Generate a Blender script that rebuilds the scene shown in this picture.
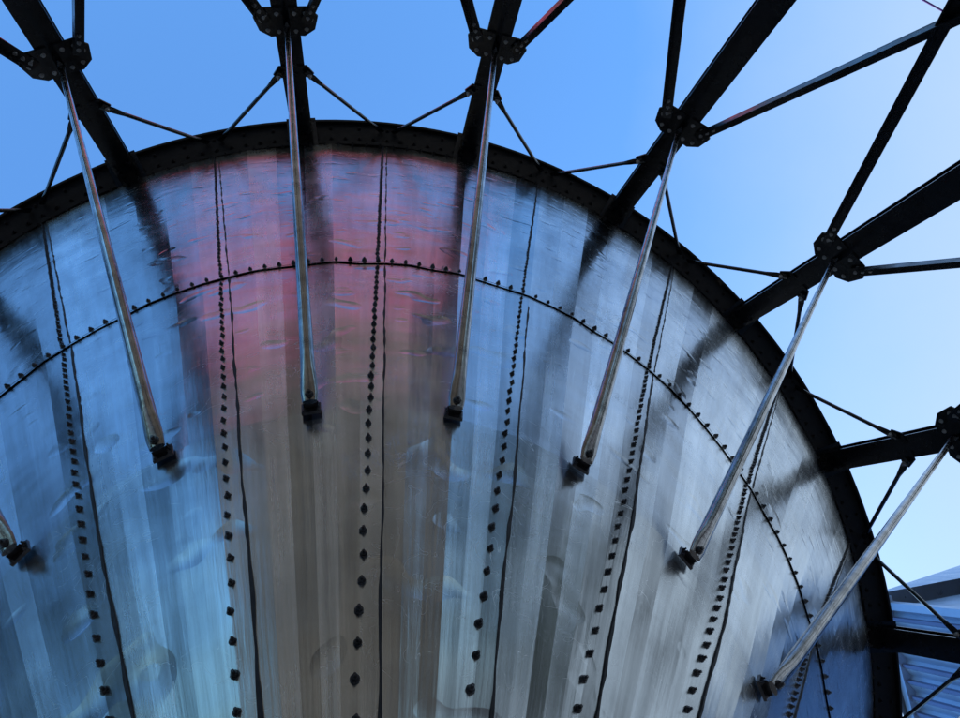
import bpy, math, random
import numpy as np
from mathutils import Vector, Matrix
random.seed(7); rs=np.random.RandomState(5)
scene=bpy.context.scene
for ob in list(bpy.data.objects): bpy.data.objects.remove(ob)
S=4.0; CZ=1.3501; CY=-.1545; Z0=1.6+CZ*S
D=math.radians(20); PH=.0535
def ang(k): return PH+k*D
def W(r,k,z): a=ang(k); return Vector((S*r*math.sin(a),-S*r*math.cos(a),Z0+S*z))
def RAD(k): a=ang(k); return Vector((math.sin(a),-math.cos(a),0))
def TAN(k): a=ang(k); return Vector((math.cos(a),math.sin(a),0))
UP=Vector((0,0,1))
PITCH,ROLL,YAW,F=3.4547,.5488,.5720,.6989
# ---------------- materials
def mat(name):
    m=bpy.data.materials.new(name);m.use_nodes=True
    nt=m.node_tree;b=nt.nodes["Principled BSDF"]
    return m,nt,b
def N(nt,t,**k):
    n=nt.nodes.new(t)
    for a,v in k.items(): setattr(n,a,v)
    return n
def ramp(nt,src,stops):
    r=N(nt,"ShaderNodeValToRGB");nt.links.new(src,r.inputs[0])
    e=r.color_ramp.elements
    while len(e)<len(stops): e.new(.5)
    for i,(p,c) in enumerate(stops):
        e[i].position=p; e[i].color=(c[0],c[1],c[2],1) if isinstance(c,tuple) else (c,c,c,1)
    return r.outputs[0]
def noise(nt,vec,scale,detail=4,rough=.6,mapscale=None,dist=0,rot=None):
    if mapscale:
        mp=N(nt,"ShaderNodeMapping");mp.inputs["Scale"].default_value=mapscale
        if rot: mp.inputs["Rotation"].default_value=rot
        nt.links.new(vec,mp.inputs[0]);vec=mp.outputs[0]
    n=N(nt,"ShaderNodeTexNoise");n.inputs["Scale"].default_value=scale;n.inputs["Detail"].default_value=detail
    n.inputs["Roughness"].default_value=rough;n.inputs["Distortion"].default_value=dist
    nt.links.new(vec,n.inputs["Vector"]);return n.outputs["Fac"]
def mathn(nt,op,a,b):
    n=N(nt,"ShaderNodeMath",operation=op)
    for i,x in enumerate((a,b)):
        if isinstance(x,(int,float)): n.inputs[i].default_value=x
        else: nt.links.new(x,n.inputs[i])
    return n.outputs[0]
def mixc(nt,f,a,b,mode='MIX'):
    n=N(nt,"ShaderNodeMix",data_type='RGBA',blend_type=mode)
    for i,x in ((0,f),(6,a),(7,b)):
        if isinstance(x,(int,float)): n.inputs[i].default_value=x
        elif isinstance(x,tuple): n.inputs[i].default_value=(*x,1)
        else: nt.links.new(x,n.inputs[i])
    return n.outputs[2]
# hull steel
M_HULL,nt,b=mat("galvanized_steel")
uv=N(nt,"ShaderNodeUVMap").outputs[0]
at=N(nt,"ShaderNodeAttribute",attribute_name="facet").outputs["Fac"]
obj=N(nt,"ShaderNodeTexCoord").outputs["Object"]
streak=noise(nt,uv,1,4,.6,(9,.8,1))
streak2=noise(nt,uv,1,4,.6,(34,1.2,1))
cloud=noise(nt,obj,1.5,5,.62)
grime=noise(nt,obj,7,6,.7)
scr=noise(nt,uv,1,2,.5,(150,4,1),.6)
scrm=ramp(nt,scr,[(.68,0.),(.72,1.)])
scr2=noise(nt,uv,1,3,.6,(14,12,1),2.5)
scr2m=ramp(nt,scr2,[(.492,0.),(.5,1.),(.508,0.)])
patch=ramp(nt,noise(nt,obj,2.2,3,.5),[(.58,0.),(.70,1.)])
scr2p=mathn(nt,'MULTIPLY',scr2m,patch)
# pale curved rub marks
scr3=noise(nt,uv,1,2,.5,(4,10,1),1.0,(0,0,.7))
scr3m=ramp(nt,scr3,[(.496,0.),(.5,1.),(.504,0.)])
patch3=ramp(nt,noise(nt,obj,1.7,3,.6),[(.50,0.),(.62,1.)])
scr3p=mathn(nt,'MULTIPLY',scr3m,patch3)
tone=mathn(nt,'ADD',mathn(nt,'MULTIPLY',streak,.45),mathn(nt,'MULTIPLY',cloud,.55))
base=ramp(nt,tone,[(.34,(.26,.275,.285)),(.5,(.49,.515,.53)),(.66,(.74,.77,.785))])
fr=ramp(nt,at,[(0.,.60),(1.,1.2)])
base=mixc(nt,1.0,base,fr,'MULTIPLY')
gm=ramp(nt,grime,[(.58,0.),(.76,1.)])
base=mixc(nt,mathn(nt,'MULTIPLY',gm,.28),base,(.14,.135,.13))
base=mixc(nt,mathn(nt,'MULTIPLY',scr2p,.6),base,(.05,.05,.05))
base=mixc(nt,mathn(nt,'MULTIPLY',scrm,.22),base,(.85,.86,.87))
base=mixc(nt,mathn(nt,'MULTIPLY',scr3p,.5),base,(.92,.93,.94))
nt.links.new(base,b.inputs["Base Color"])
b.inputs["Metallic"].default_value=1
ro=mathn(nt,'ADD',mathn(nt,'MULTIPLY',streak2,.12),mathn(nt,'MULTIPLY',cloud,.20))
ro=mathn(nt,'ADD',ro,mathn(nt,'MULTIPLY',at,.08))
ro=mathn(nt,'ADD',ro,.03)
ro=mathn(nt,'ADD',ro,mathn(nt,'MULTIPLY',scr3p,.2))
nt.links.new(ro,b.inputs["Roughness"])
h=mathn(nt,'ADD',mathn(nt,'MULTIPLY',noise(nt,obj,3.6,2,.45),1.0),mathn(nt,'MULTIPLY',noise(nt,uv,1,3,.5,(30,4,1)),.05))
dn=noise(nt,obj,8,1,.4)
dents=ramp(nt,dn,[(.62,1.),(.76,0.)])
h=mathn(nt,'ADD',h,mathn(nt,'MULTIPLY',dents,.40))
h=mathn(nt,'SUBTRACT',h,mathn(nt,'MULTIPLY',scr2p,.05))
bp=N(nt,"ShaderNodeBump");bp.inputs["Strength"].default_value=.55;bp.inputs["Distance"].default_value=.010
nt.links.new(h,bp.inputs["Height"]);nt.links.new(bp.outputs[0],b.inputs["Normal"])
def simple(name,col,metal,rough,var=.3,scale=8,bump=.2,bd=.002):
    m,nt,b=mat(name);o=N(nt,"ShaderNodeTexCoord").outputs["Object"]
    n=noise(nt,o,scale,6,.65)
    d=tuple(c*(1-var) for c in col);l=tuple(min(1,c*(1+var)) for c in col)
    nt.links.new(ramp(nt,n,[(.3,d),(.7,l)]),b.inputs["Base Color"])
    nt.links.new(ramp(nt,noise(nt,o,scale*2.3,4),[(.3,max(0,rough-.1)),(.7,rough+.12)]),b.inputs["Roughness"])
    b.inputs["Metallic"].default_value=metal
    bpn=N(nt,"ShaderNodeBump");bpn.inputs["Strength"].default_value=bump;bpn.inputs["Distance"].default_value=bd
    nt.links.new(noise(nt,o,scale*6,4),bpn.inputs["Height"]);nt.links.new(bpn.outputs[0],b.inputs["Normal"])
    return m
M_BLACK=simple("black_gloss_paint",(.006,.007,.010),0,.2,.5,5,.1)
M_RIM=simple("tarred_rim_steel",(.008,.008,.009),.1,.5,.5,9,.5,.004)
M_BOLT=simple("dark_bolt_steel",(.06,.06,.065),.7,.36,.5,30)
M_SEAL=simple("seam_sealant",(.015,.015,.016),0,.7,.4,20)
M_ROD=simple("worn_rod_steel",(.32,.31,.31),1,.19,.5,11,.2)
M_BRIGHT=simple("bolt_face_zinc",(.5,.5,.51),1,.35,.3,30)
M_CONC=simple("concrete",(.20,.195,.19),0,.85,.3,3,.5,.01)
# ---------------- mesh builder
class MB:
    def __init__(s): s.v=[];s.f=[];s.m=[];s.uv=[]
    def add(s,vs,fs,mi=0):
        o=len(s.v);s.v+=[tuple(x) for x in vs];s.f+=[tuple(o+i for i in f) for f in fs];s.m+=[mi]*len(fs)
    def box(s,c,x,y,z,dx,dy,dz,mi=0):
        c=Vector(c);x=Vector(x).normalized();y=Vector(y).normalized();z=Vector(z).normalized()
        vs=[c+x*(dx/2*i)+y*(dy/2*j)+z*(dz/2*k) for i in(-1,1) for j in(-1,1) for k in(-1,1)]
        s.add(vs,[(0,1,3,2),(4,6,7,5),(0,4,5,1),(2,3,7,6),(0,2,6,4),(1,5,7,3)],mi)
    def tube(s,pts,rad,n=12,mi=0,cap=True,xa=None):
        rings=[];
        for i,p in enumerate(pts):
            p=Vector(p)
            d=(Vector(pts[min(i+1,len(pts)-1)])-Vector(pts[max(i-1,0)])).normalized()
            a=Vector(xa) if xa else (Vector((0,0,1)) if abs(d.z)<.9 else Vector((1,0,0)))
            x=(a-d*a.dot(d)).normalized();y=d.cross(x)
            r=rad[i];rx,ry=r if isinstance(r,tuple) else (r,r)
            rings.append([p+x*(rx*math.cos(2*math.pi*j/n))+y*(ry*math.sin(2*math.pi*j/n)) for j in range(n)])
        vs=[q for r in rings for q in r];fs=[]
        for i in range(len(pts)-1):
            for j in range(n):
                j2=(j+1)%n;fs.append((i*n+j,i*n+j2,(i+1)*n+j2,(i+1)*n+j))
        if cap: fs.append(tuple(range(n))[::-1]);fs.append(tuple((len(pts)-1)*n+j for j in range(n)))
        s.add(vs,fs,mi)
    def bolt(s,p,n_,size,stud=1.0,mi=0,seed=None):
        """washer + hex nut + protruding stud along n_"""
        n_=Vector(n_).normalized();a=Vector((.3,.5,.81));x=(a-n_*a.dot(n_)).normalized();y=n_.cross(x)
        t=random.random()*6
        def ring(r,h,k): return [p+n_*h+x*(r*math.cos(t+2*math.pi*j/k))+y*(r*math.sin(t+2*math.pi*j/k)) for j in range(k)]
        def prism(r,h0,h1,k,r2=None):
            vs=ring(r,h0,k)+ring(r2 or r,h1,k)
            s.add(vs,[(j,(j+1)%k,(j+1)%k+k,j+k) for j in range(k)]+[tuple(range(k,2*k))],mi)
        prism(size*1.3,-.002,size*.22,10)
        prism(size,size*.2,size*.95,6,size*.93)
        if stud>0: prism(size*.5,size*.9,size*(1+stud),7)
    def plate(s,poly,n_,th,mi=0):
        n_=Vector(n_).normalized();k=len(poly)
        vs=[Vector(p)-n_*th/2 for p in poly]+[Vector(p)+n_*th/2 for p in poly]
        s.add(vs,[tuple(range(k))[::-1],tuple(range(k,2*k))]+[(j,(j+1)%k,(j+1)%k+k,j+k) for j in range(k)],mi)
    def obj(s,name,mats,parent=None,smooth=False,bevel=0,recalc=True):
        me=bpy.data.meshes.new(name);me.from_pydata(s.v,[],s.f);me.update()
        for m in mats: me.materials.append(m)
        me.polygons.foreach_set("material_index",s.m)
        if smooth: me.polygons.foreach_set("use_smooth",[True]*len(s.f))
        if recalc:
            import bmesh
            bm=bmesh.new();bm.from_mesh(me);bmesh.ops.recalc_face_normals(bm,faces=bm.faces);bm.to_mesh(me);bm.free()
        if smooth and hasattr(me,"set_sharp_from_angle"): me.set_sharp_from_angle(angle=math.radians(40))
        o=bpy.data.objects.new(name,me);scene.collection.objects.link(o)
        if parent: o.parent=parent
        return o
def empty(name):
    o=bpy.data.objects.new(name,None);scene.collection.objects.link(o);return o
# ---------------- hopper cone
HOP=empty("steel_hopper")
PROF=[(1.0,0.0),(.4369,-.6862),(.2364,-.944),(.06,-1.156)]
def hz(r):
    for (r0,z0),(r1,z1) in zip(PROF,PROF[1:]):
        if r>=r1-1e-9: return z0+(z1-z0)*(r-r0)/(r1-r0)
    return PROF[-1][1]
def hn(r,k):
    for (r0,z0),(r1,z1) in zip(PROF,PROF[1:]):
        if r>=r1-1e-9: break
    sl=(z1-z0)/(r1-r0)
    return (RAD(k)*sl-UP).normalized()
NF=6
def facet_offset(i,tier): 
    st=np.random.RandomState(i*7+tier*1000+3);return st.uniform(-.0030,.0030)
def shell(name,r_hi,r_lo,tier,nr,lift=0):
    v=[];f=[];uvs=[];fac=[]
    tot=18*NF
    for i in range(tot):
        k0=i/NF;k1=(i+1)/NF
        j0=facet_offset(i%tot,tier) ;j1=facet_offset((i+1)%tot,tier)
        base=len(v)
        for t in range(nr+1):
            r=r_hi+(r_lo-r_hi)*t/nr
            for k,j in((k0,j0),(k1,j1)):
                p=W(r*(1+j),k,hz(r))+hn(r,k)*lift
                v.append(tuple(p))
                uvs.append((S*.6*ang(k) + tier*3.3 , S*r*1.58))
        tone=np.random.RandomState(i*13+1).rand()
        for t in range(nr):
            a=base+2*t;f.append((a,a+1,a+3,a+2));fac.append(tone)
    me=bpy.data.meshes.new(name);me.from_pydata(v,[],f)
    ul=me.uv_layers.new(name="UVMap")
    for L in me.loops: ul.data[L.index].uv=uvs[L.vertex_index]
    a=me.attributes.new("facet","FLOAT","FACE");a.data.foreach_set("value",fac)
    me.materials.append(M_HULL)
    o=bpy.data.objects.new(name,me);scene.collection.objects.link(o);o.parent=HOP
    return o
shell("cone_upper",1.0,.4369,0,10,.0)
shell("cone_lower",.4420,.2364,0,6,-.006)
shell("cone_tip",.2364,.06,0,6,-.006)
sb=MB();bm_=MB()
for i in range(18*NF):
    k0=i/NF;k1=(i+1)/NF
    q=[]
    for k in(k0,k1):
        for r,l in((.4370,.004),(.4359,.004)):
            q.append(W(r,k,hz(r))+hn(.44,k)*l)
    sb.add(q,[(0,1,3,2)])
def along(k,off,r,l):
    return W(r,k,hz(r))+TAN(k)*off+hn(r,k)*l
for s_ in range(18):
    k=s_
    n=150
    prev=None
    for t in range(n+1):
        r=1.0+(.06-1.0)*t/n
        w=(.0018+.0024*r)*(1+.25*math.sin(t*1.1+s_*2)+.5*random.uniform(-1,1))
        wob=.0012*math.sin(t*.4+s_)+random.uniform(-.0008,.0008)
        base_l=-.014; tl=.003 if r>.437 else -.002
        cur=[along(k,-w+wob,r,base_l),along(k,-w+wob,r,tl),along(k,w+wob,r,tl),along(k,w+wob,r,base_l)]
        if prev: sb.add(prev+cur,[(0,1,5,4),(1,2,6,5),(2,3,7,6)])
        prev=cur
    r=.985
    dr=.064/S/1.58
    while r>.075:
        p=along(k,-.032+random.uniform(-.002,.002),r,.0 if r>.437 else -.006)
        if abs(r-.4420)>.006:
            bm_.bolt(p,hn(r,k)+Vector((random.uniform(-.1,.1),random.uniform(-.1,.1),0)),random.uniform(.0042,.0050)+.0050*r,.8)
        r-=dr
sb.obj("seam_sealant_lines",[M_SEAL],HOP,recalc=False)
nrow=18*11
for i in range(nrow):
    k=(i+.5)/11
    bm_.bolt(W(.442,k,hz(.442)),hn(.442,k),.0078,.5)
# rim
rim=MB()
def ringsweep(mb,sec,n=180,mi=0):
    rows=[[W(r,18*i/n,z) for r,z in sec] for i in range(n)]
    m=len(sec);vs=[p for row in rows for p in row];fs=[]
    for i in range(n):
        i2=(i+1)%n
        for j in range(m):
            j2=(j+1)%m;fs.append((i*m+j,i*m+j2,i2*m+j2,i2*m+j))
    mb.add(vs,fs,mi)
ringsweep(rim,[(.996,-.008),(1.004,-.008),(1.004,.030),(.996,.030)])
ringsweep(rim,[(1.0045,.0),(1.048,.0),(1.048,.006),(1.0045,.006)])
ringsweep(rim,[(1.0485,-.010),(1.053,-.010),(1.053,.070),(1.0485,.070)])
ringsweep(rim,[(1.0045,.060),(1.048,.060),(1.048,.066),(1.0045,.066)])
for i in range(18*12):
    k=i/12
    rim.bolt(W(1.013,k,0),-UP,.016,1.0)
    rim.bolt(W(.990,k+.5/12,hz(.99)),hn(.99,k),.013,.9)
    if i%2==0: rim.bolt(W(1.038,k,0),-UP,.014,.6)
for i in range(18*3):
    k=i/3+1/6
    rim.plate([W(1.006,k,.007),W(1.047,k,.007),W(1.047,k,.059),W(1.006,k,.059)],TAN(k),.012)
rim.obj("rim_ring",[M_RIM],HOP)
bm_.obj("seam_bolts",[M_BOLT],HOP)
binm=MB()
ringsweep(binm,[(1.006,.068),(1.010,.068),(1.010,.75),(1.006,.75)],108)
vs=[W(1.012,18*i/108,.75) for i in range(108)]+[W(.06,0,1.05)]
binm.add(vs,[(i,(i+1)%108,108) for i in range(108)])
bo=binm.obj("bin_wall_and_roof",[M_HULL],HOP)
sp=MB()
def ring0(r,z,nn=36): return [Vector((r*math.cos(2*math.pi*j/nn),r*math.sin(2*math.pi*j/nn),z)) for j in range(nn)]
zz=Z0+S*PROF[-1][1]
secs=[(.243,zz+.01),(.30,zz),(.30,zz-.02),(.20,zz-.02),(.20,zz-.22),(.25,zz-.22),(.25,zz-.24),(.19,zz-.24)]
vs=[p for r,z in secs for p in ring0(r,z)];fs=[]
for i in range(len(secs)-1):
    for j in range(36): fs.append((i*36+j,i*36+(j+1)%36,(i+1)*36+(j+1)%36,(i+1)*36+j))
fs.append(tuple((len(secs)-1)*36+j for j in range(36)))
sp.add(vs,fs);sp.box((.32,0,zz-.13),(1,0,0),(0,1,0),(0,0,1),.25,.05,.05)
sp.obj("outlet_spout",[M_BOLT],HOP)
# ---------------- tie rods
NZ=-.353; NR=1.03
rod=MB()
def rod_parts():
    k=.5
    A=W(NR-.034,k,NZ); B0=W(.2364,k,hz(.2364)); nb=hn(.2364,k)
    B=B0+nb*.034
    d=(B-A).normalized();t=TAN(k)
    rod.tube([A-d*.05,A+d*.03,A+d*.07,A+d*.13,A+d*.19,A.lerp(B,.5),B-d*.16,B-d*.10,B-d*.055,B-d*.015,B+d*.018],
             [(.022,.007),(.024,.008),(.022,.009),(.019,.015),(.0165,.0165),(.0172,.0172),(.0175,.0175),(.018,.015),(.0195,.009),(.020,.008),(.017,.007)],20,0,True,xa=t)
    nn=d.cross(t).normalized()
    rod.bolt(B+nn*.008,nn,.008,.6,1);rod.bolt(B-nn*.008,-nn,.009,.6,1)
    rod.bolt(A+nn*.009,nn,.013,.9,1);rod.bolt(A-nn*.009,-nn,.013,.9,1)
    dn=(t.cross(nb)).normalized()
    rod.box(B0+nb*.0035,t,dn,nb,.044,.044,.007,1)
    rod.plate([B0+nb*.005+t*.019,B-nn*.011+t*.017+d*.014,B-nn*.011-t*.017+d*.014,B0+nb*.005-t*.019],nn,.006,1)
    for sx in(-1,1):
        rod.bolt(B0+nb*.007+t*.015*sx-dn*.014,nb,.0042,1,1)
        rod.bolt(B0+nb*.007+t*.015*sx+dn*.016,nb,.0042,1,1)
rod_parts()
r0=rod.obj("tie_rod",[M_ROD,M_BOLT],None,smooth=True)
for i in range(1,18):
    o=bpy.data.objects.new("tie_rod",r0.data);scene.collection.objects.link(o)
    o.rotation_euler=(0,0,D*i)
# ---------------- support frame
FR=empty("steel_support_frame")
GZ=-Z0/S
cols=MB();gus=MB();brc=MB()
LZ=-.76*2-NZ
for i in range(18):
    k=i+.5;R_,T_=RAD(k),TAN(k)
    top=W(1.03,k,-.002);bot=W(1.03,k,GZ+.02);mid=(top+bot)/2;L=(top-bot).length
    wf=.165;df=.19
    cols.box(mid-R_*df/2,T_,R_,UP,wf,.014,L)
    cols.box(mid+R_*df/2,T_,R_,UP,wf,.014,L)
    cols.box(mid,T_,R_,UP,.012,df-.0145,L-.002)
    cols.box(W(1.03,k,GZ+.01),T_,R_,UP,.42,.42,.03)
    cols.box(top-UP*.02-R_*.02,T_,R_,UP,.24,.26,.022)
    for sx in(-1,1):
        for sy in(-1,1): cols.bolt(W(1.03,k,GZ+.0136)+T_*.16*sx+R_*.16*sy,UP,.02,1.5)
        for q in range(3): cols.bolt(top-UP*(.08+.07*q)-R_*(df/2+.007)+T_*.055*sx,-R_,.011,.8)
    for nz,sc,lower in((NZ,1,0),(LZ,1,1)):
        c=W(1.03,k,nz)-R_*(df/2+.013)
        for sx in(-1,1):
            P=[c+T_*sx*.02+UP*.10,c+T_*sx*.11+UP*.11,c+T_*sx*.18+UP*.05,c+T_*sx*.205-UP*.07,c+T_*sx*.14-UP*.15,c+T_*sx*.02-UP*.15]
            gus.plate(P,R_,.011)
            for (a,b2) in((.055,.06),(.055,-.10),(.125,.045),(.16,-.045),(.125,-.10)):
                gus.bolt(c+T_*sx*a+UP*b2-R_*.0055,-R_,.0115,.4,1)
    uz=-.235
    c=W(1.03,k,uz)-R_*(df/2+.012)
    for sx in(-1,1):
        P=[c+T_*sx*.03+UP*.06,c+T_*sx*.11+UP*.07,c+T_*sx*.145+UP*.03,c+T_*sx*.10-UP*.055,c+T_*sx*.03-UP*.06]
        gus.plate(P,R_,.010)
        gus.bolt(c+T_*sx*.11+UP*.03-R_*.005,-R_,.012,.8,1)
        A=c+T_*sx*.11+UP*.03-R_*.016
        B=W(1.035,k+.5*sx,-.004)-T_*sx*.05
        d=(B-A).normalized()
        brc.tube([A-d*.05,A+d*.04,A+d*.10,A+d*.16,B-d*.16,B-d*.1,B],[(.026,.007),(.028,.007),(.022,.012),(.0145,.0145),(.0145,.0145),(.022,.01),(.024,.008)],10,0,True,xa=T_)
        brc.bolt(A-R_*.008,-R_,.014,.8,1)
    for sx in(-1,1):
        A=W(1.03,k,NZ)+T_*sx*.13-UP*.06-R_*(df/2+.026+ (.014 if sx>0 else .0))
        k2=k+sx;R2,T2=RAD(k2),TAN(k2)
        B=W(1.03,k2,LZ)-T2*sx*.13+UP*.05-R2*(df/2+.026+(.014 if sx>0 else .0))
        d=(B-A).normalized();rn=(R_+R2).normalized();q=d.cross(rn).normalized()
        A=A-d*.02;B=B+d*.02;m=(A+B)/2;Lb=(B-A).length
        brc.box(m,d,q,rn,Lb,.062,.011)
        brc.box(m+q*.026-rn*.036,d,q,rn,Lb-.25,.009,.060)
        for e in(.05,.11,.17):
            brc.bolt(A+d*e-rn*.006,-rn,.010,.6,1);brc.bolt(B-d*e-rn*.006,-rn,.010,.6,1)
    A=W(1.03,k,LZ-.02)+T_*.12;B=W(1.03,k+1,LZ-.02)-TAN(k+1)*.12
    rn=(RAD(k+.5));brc.box((A+B)/2,(B-A),rn,UP,(B-A).length,.09,.10)
cols.obj("columns",[M_BLACK],FR)
gus.obj("gusset_plates",[M_BLACK,M_BRIGHT],FR)
brc.obj("bracing",[M_BLACK,M_BRIGHT],FR)
ft=MB()
for i in range(18):
    k=i+.5;ft.box(W(1.03,k,GZ)+UP*.0,TAN(k),RAD(k),UP,.6,.6,.10)
ft.obj("concrete_footings",[M_CONC],FR)
# ---------------- camera
cd=bpy.data.cameras.new("camera");cam=bpy.data.objects.new("camera",cd);scene.collection.objects.link(cam)
cd.lens=F*1000/960*36;cd.sensor_width=36;cd.clip_end=3000;cd.clip_start=.02
Rm=Matrix.Rotation(YAW,3,'Z')@Matrix.Rotation(PITCH,3,'X')@Matrix.Rotation(ROLL,3,'Z')
CL=Vector((0,CY*S,1.6))
cam.matrix_world=Matrix.Translation(CL)@Rm.to_4x4();scene.camera=cam
def ray(px,py): return (Rm@Vector(((px-480)/(F*1000),-(py-359)/(F*1000),-1))).normalized()
# ---------------- ground
g=MB();g.add([(-600,-600,0),(600,-600,0),(600,600,0),(-600,600,0)],[(0,1,2,3)])
M_G,nt,b=mat("yard_ground");o=N(nt,"ShaderNodeTexCoord").outputs["Object"]
nt.links.new(ramp(nt,noise(nt,o,.35,8,.7),[(.35,(.07,.066,.06)),(.65,(.13,.12,.11))]),b.inputs["Base Color"]);b.inputs["Roughness"].default_value=.9
bpn=N(nt,"ShaderNodeBump");bpn.inputs["Distance"].default_value=.02;nt.links.new(noise(nt,o,20,6),bpn.inputs["Height"]);nt.links.new(bpn.outputs[0],b.inputs["Normal"])
g.obj("ground",[M_G])
sl=MB();n=72
vs=[Vector((5.6*math.cos(2*math.pi*j/n),5.6*math.sin(2*math.pi*j/n),z)) for z in(0,.04) for j in range(n)]
sl.add(vs,[tuple(range(n,2*n))]+[(j,(j+1)%n,(j+1)%n+n,j+n) for j in range(n)])
sl.obj("concrete_slab",[M_CONC])
# ---------------- unseen brick block with red fascia, added for its reflection in the cone
M_BRICK,nt,b=mat("brick");o=N(nt,"ShaderNodeTexCoord").outputs["Object"]
mp=N(nt,"ShaderNodeMapping");mp.inputs["Rotation"].default_value=(math.pi/2,0,0);nt.links.new(o,mp.inputs[0])
bk=N(nt,"ShaderNodeTexBrick");bk.inputs["Scale"].default_value=4;bk.inputs["Color1"].default_value=(.20,.145,.09,1);bk.inputs["Color2"].default_value=(.26,.20,.125,1);bk.inputs["Mortar"].default_value=(.27,.25,.22,1)
nt.links.new(mp.outputs[0],bk.inputs[0]);nt.links.new(bk.outputs[0],b.inputs["Base Color"]);b.inputs["Roughness"].default_value=.85
M_RED=simple("red_painted_metal",(.88,.13,.19),0,.4,.10,2)
M_GLASS=simple("window_glass",(.03,.04,.05),0,.08,.3,1,.02)
M_WHITE=simple("white_trim",(.75,.75,.72),0,.5,.08,4)
BB=empty("brick_reflection_block")
def box6(mb,x0,x1,y0,y1,z0,z1,mi=0): mb.box(((x0+x1)/2,(y0+y1)/2,(z0+z1)/2),(1,0,0),(0,1,0),(0,0,1),x1-x0,y1-y0,z1-z0,mi)
X0,X1,Y0,Y1,H=-7.0,4.6,-25,-14,12.0
wl=MB();box6(wl,X0,X1,Y0,Y1,0,H);wl.obj("walls",[M_BRICK],BB)
wd=MB()
for fl in range(3):
    for c in range(6):
        xx=X0+.97+c*1.93;z=1.2+fl*3.4
        box6(wd,xx-.5,xx+.5,Y1,Y1+.03,z,z+1.7,0)
        box6(wd,xx-.58,xx+.58,Y1,Y1+.12,z-.12,z-.003,1)
        box6(wd,xx-.02,xx+.02,Y1+.031,Y1+.06,z,z+1.7,1);box6(wd,xx-.5,xx+.5,Y1+.032,Y1+.055,z+.83,z+.88,1)
wd.obj("windows",[M_GLASS,M_WHITE],BB)
rf=MB();FH=1.65;box6(rf,X0-.15,X1+.15,Y0-.15,Y1+.15,H,H+FH)
for i in range(46):
    x=X0+i*(X1-X0)/45;box6(rf,x-.04,x+.04,Y1+.151,Y1+.20,H+.02,H+FH-.02)
box6(rf,X0-.3,X1+.3,Y0-.3,Y1+.3,H+FH,H+FH+.12)
rf.obj("red_reflection_fascia",[M_RED],BB)  # red band added and placed for the pink reflected in the cone
# ---------------- corrugated building at lower right
d1=ray(903,607);az=math.atan2(d1.y,d1.x)
M_COR=simple("corrugated_cladding",(.42,.55,.72),.5,.35,.12,1.5)
M_COR2=simple("cladding_rib",(.16,.20,.34),.4,.35,.12,1.5)  # darker tone painted on the ribs, standing in for their weak shading
SH=empty("corrugated_grain_shed")
dist=9.0
cx=CL.x+dist*math.cos(az);cy=CL.y+dist*math.sin(az)
el1=math.atan2(d1.z,math.hypot(d1.x,d1.y))
c0=Vector((cx,cy,0));u=Vector((math.cos(az),math.sin(az),0));sdir=Vector((-u.y,u.x,0))
if sdir.y<0: sdir=-sdir
wdir=(sdir+u*.25).normalized();nrm=Vector((wdir.y,-wdir.x,0));
if nrm.dot(c0)>0: nrm=-nrm
HH=1.6+dist*math.tan(el1)+.3
cw=MB();Lw=14;nseg=Lw*16
pts=[]
for i in range(nseg+1):
    t=i/16;pts.append(c0+wdir*t+nrm*(.045*math.cos(i*math.pi/2.0)))
vs=[p for p in pts]+[p+UP*HH for p in pts]
cw.add(vs,[(i,i+1,i+1+nseg+1,i+nseg+1) for i in range(nseg)])
for i in range(int(Lw/.25)):
    cw.box(c0+wdir*(.2+i*.25)+UP*HH/2+nrm*.03,wdir,nrm,UP,.05,.09,HH-.02,1)
back=-nrm
m_=c0+wdir*Lw/2+back*5.06+UP*HH/2
cw.box(m_,wdir,back,UP,Lw-.06,10,HH-.05)
cw.obj("cladding_walls",[M_COR,M_COR2],SH,recalc=False)
tr=MB();tr.box(c0+UP*HH/2-nrm*.02,wdir,nrm,UP,.12,.14,HH+.02,0);tr.box(c0+wdir*Lw/2+UP*(HH+.06)+nrm*.02,wdir,nrm,UP,Lw+.3,.2,.12,0)
tr.add([c0-wdir*.2+nrm*.2+UP*(HH+.14),c0+wdir*(Lw+.2)+nrm*.2+UP*(HH+.14),c0+wdir*(Lw+.2)-nrm*5+UP*(HH+2.4),c0-wdir*.2-nrm*5+UP*(HH+2.4),c0-wdir*.2-nrm*10.3+UP*(HH+.14),c0+wdir*(Lw+.2)-nrm*10.3+UP*(HH+.14)],[(0,1,2,3),(3,2,5,4),(0,3,4),(1,5,2)],0)
tr.obj("trim_and_roof",[M_COR],SH,recalc=False)
dr=MB();dr.box(c0+wdir*6+nrm*.10+UP*1.7,wdir,nrm,UP,3.2,.05,3.4);dr.obj("sliding_door",[M_RED],SH)
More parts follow.
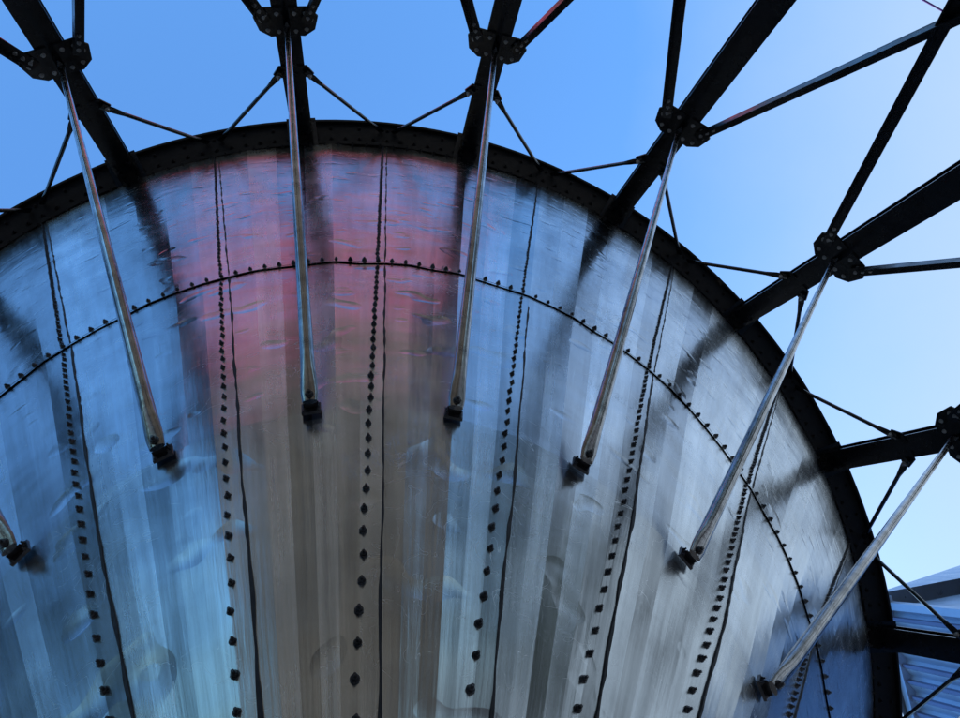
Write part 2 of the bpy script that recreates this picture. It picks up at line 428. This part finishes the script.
# ---------------- overhead cable on poles
p1=ray(918,-3);p2=ray(962,22);hc=9.5
q1=CL+p1*(hc/p1.z);q2=CL+p2*(hc/p2.z);dd=(q2-q1).normalized()
A=q1-dd*25;B=q2+dd*25
cb=MB();pts=[]
for i in range(41):
    t=i/40;p=A.lerp(B,t);p.z+= .9*((2*t-1)**2) ;pts.append(p)
cb.tube(pts,[.018]*41,8);M_CAB=simple("cable_sheath",(.20,.05,.25),0,.5)
UL=empty("utility_line");cb.obj("cable",[M_CAB],UL)
M_WOOD=simple("pole_wood",(.16,.11,.07),0,.85,.3,4,.5,.01)
for i,e in enumerate((pts[0],pts[-1])):
    pm=MB();pm.tube([(e.x,e.y,0),(e.x,e.y,e.z+.6)],[.16,.11],14);pm.box((e.x,e.y,e.z+.15),dd.cross(UP),dd,UP,2.0,.1,.12)
    pm.tube([(e.x,e.y,e.z+.2),(e.x,e.y,e.z-.01)],[.06,.04],10)
    pm.obj("pole_%d"%(i+1),[M_WOOD],UL,smooth=True)
# ---------------- unseen trees, added to darken parts of the cone's reflections
M_BARK=simple("bark",(.10,.075,.05),0,.9,.3,6,.6,.02)
M_LEAF=simple("foliage",(.05,.085,.03),0,.6,.4,3)
def tree(x,y,hh,seed):
    rr=random.Random(seed);T=empty("reflection_tree");m=MB()
    m.tube([(x,y,0),(x+.1,y,hh*.25),(x-.1,y+.1,hh*.55),(x,y,hh*.8)],[.32,.24,.15,.05],12)
    cl=[]
    for i in range(16):
        a=rr.random()*6.28;z=hh*rr.uniform(.35,.75);L=hh*rr.uniform(.15,.3)
        e=Vector((x+L*math.cos(a),y+L*math.sin(a),z+L*.6));m.tube([(x,y,z*.8),e],[.08,.03],7);cl.append(e)
    m.obj("trunk_and_limbs",[M_BARK],T,smooth=True)
    lf=MB()
    for i in range(60): cl.append(Vector((x+rr.gauss(0,hh*.13),y+rr.gauss(0,hh*.13),hh*rr.uniform(.4,.95))))
    for c in cl:
        cr=rr.uniform(.5,1.0)
        for j in range(110):
            p=c+Vector((rr.gauss(0,cr*.5),rr.gauss(0,cr*.5),rr.gauss(0,cr*.4)))
            a=Vector((rr.gauss(0,1),rr.gauss(0,1),rr.gauss(0,1))).normalized();b_=a.orthogonal().normalized();s2=rr.uniform(.06,.14)
            lf.add([p-a*s2,p+b_*s2*.5,p+a*s2,p-b_*s2*.5],[(0,1,2,3)])
    lf.obj("crown",[M_LEAF],T,recalc=False)
tree(-11.5,-8.5,11.5,1);tree(-14,-3.5,11.5,2);tree(10.0,-15.5,12,3);tree(14.5,-12.5,10,4)
# ---------------- light
SUNAZ=math.radians(50);SUNEL=math.radians(55)
sd=Vector((math.cos(SUNAZ)*math.cos(SUNEL),math.sin(SUNAZ)*math.cos(SUNEL),math.sin(SUNEL)))
sun=bpy.data.lights.new("sun","SUN");sun.energy=5;sun.angle=math.radians(.5);sun.color=(1,.95,.88)
so=bpy.data.objects.new("sun",sun);scene.collection.objects.link(so);so.rotation_euler=sd.to_track_quat('Z','Y').to_euler()
w=bpy.data.worlds.new("World");scene.world=w;w.use_nodes=True;nt=w.node_tree
sky=nt.nodes.new("ShaderNodeTexSky");sky.sky_type='NISHITA';sky.sun_disc=False
sky.sun_elevation=SUNEL;sky.sun_rotation=math.atan2(sd.x,sd.y);sky.air_density=1.3;sky.dust_density=1.5;sky.ozone_density=1.0
col=mixc(nt,1.0,sky.outputs[0],(.78,1.42,2.05),'MULTIPLY')
tc=N(nt,"ShaderNodeTexCoord").outputs["Generated"]
vm=N(nt,"ShaderNodeVectorMath",operation='DOT_PRODUCT');nt.links.new(tc,vm.inputs[0])
hd=Vector((1.0,.10,-.38)).normalized();vm.inputs[1].default_value=hd
cn=noise(nt,tc,3.0,5,.6)
f=mathn(nt,'ADD',vm.outputs["Value"],mathn(nt,'MULTIPLY',mathn(nt,'SUBTRACT',cn,.5),.16))
hz_=ramp(nt,f,[(.0,0.),(.18,.30),(.55,1.)])
col=mixc(nt,hz_,col,(4.2,5.2,6.3))
nt.links.new(col,nt.nodes["Background"].inputs[0]);nt.nodes["Background"].inputs[1].default_value=.15
scene.view_settings.view_transform='Standard';scene.view_settings.look='None';scene.view_settings.exposure=0
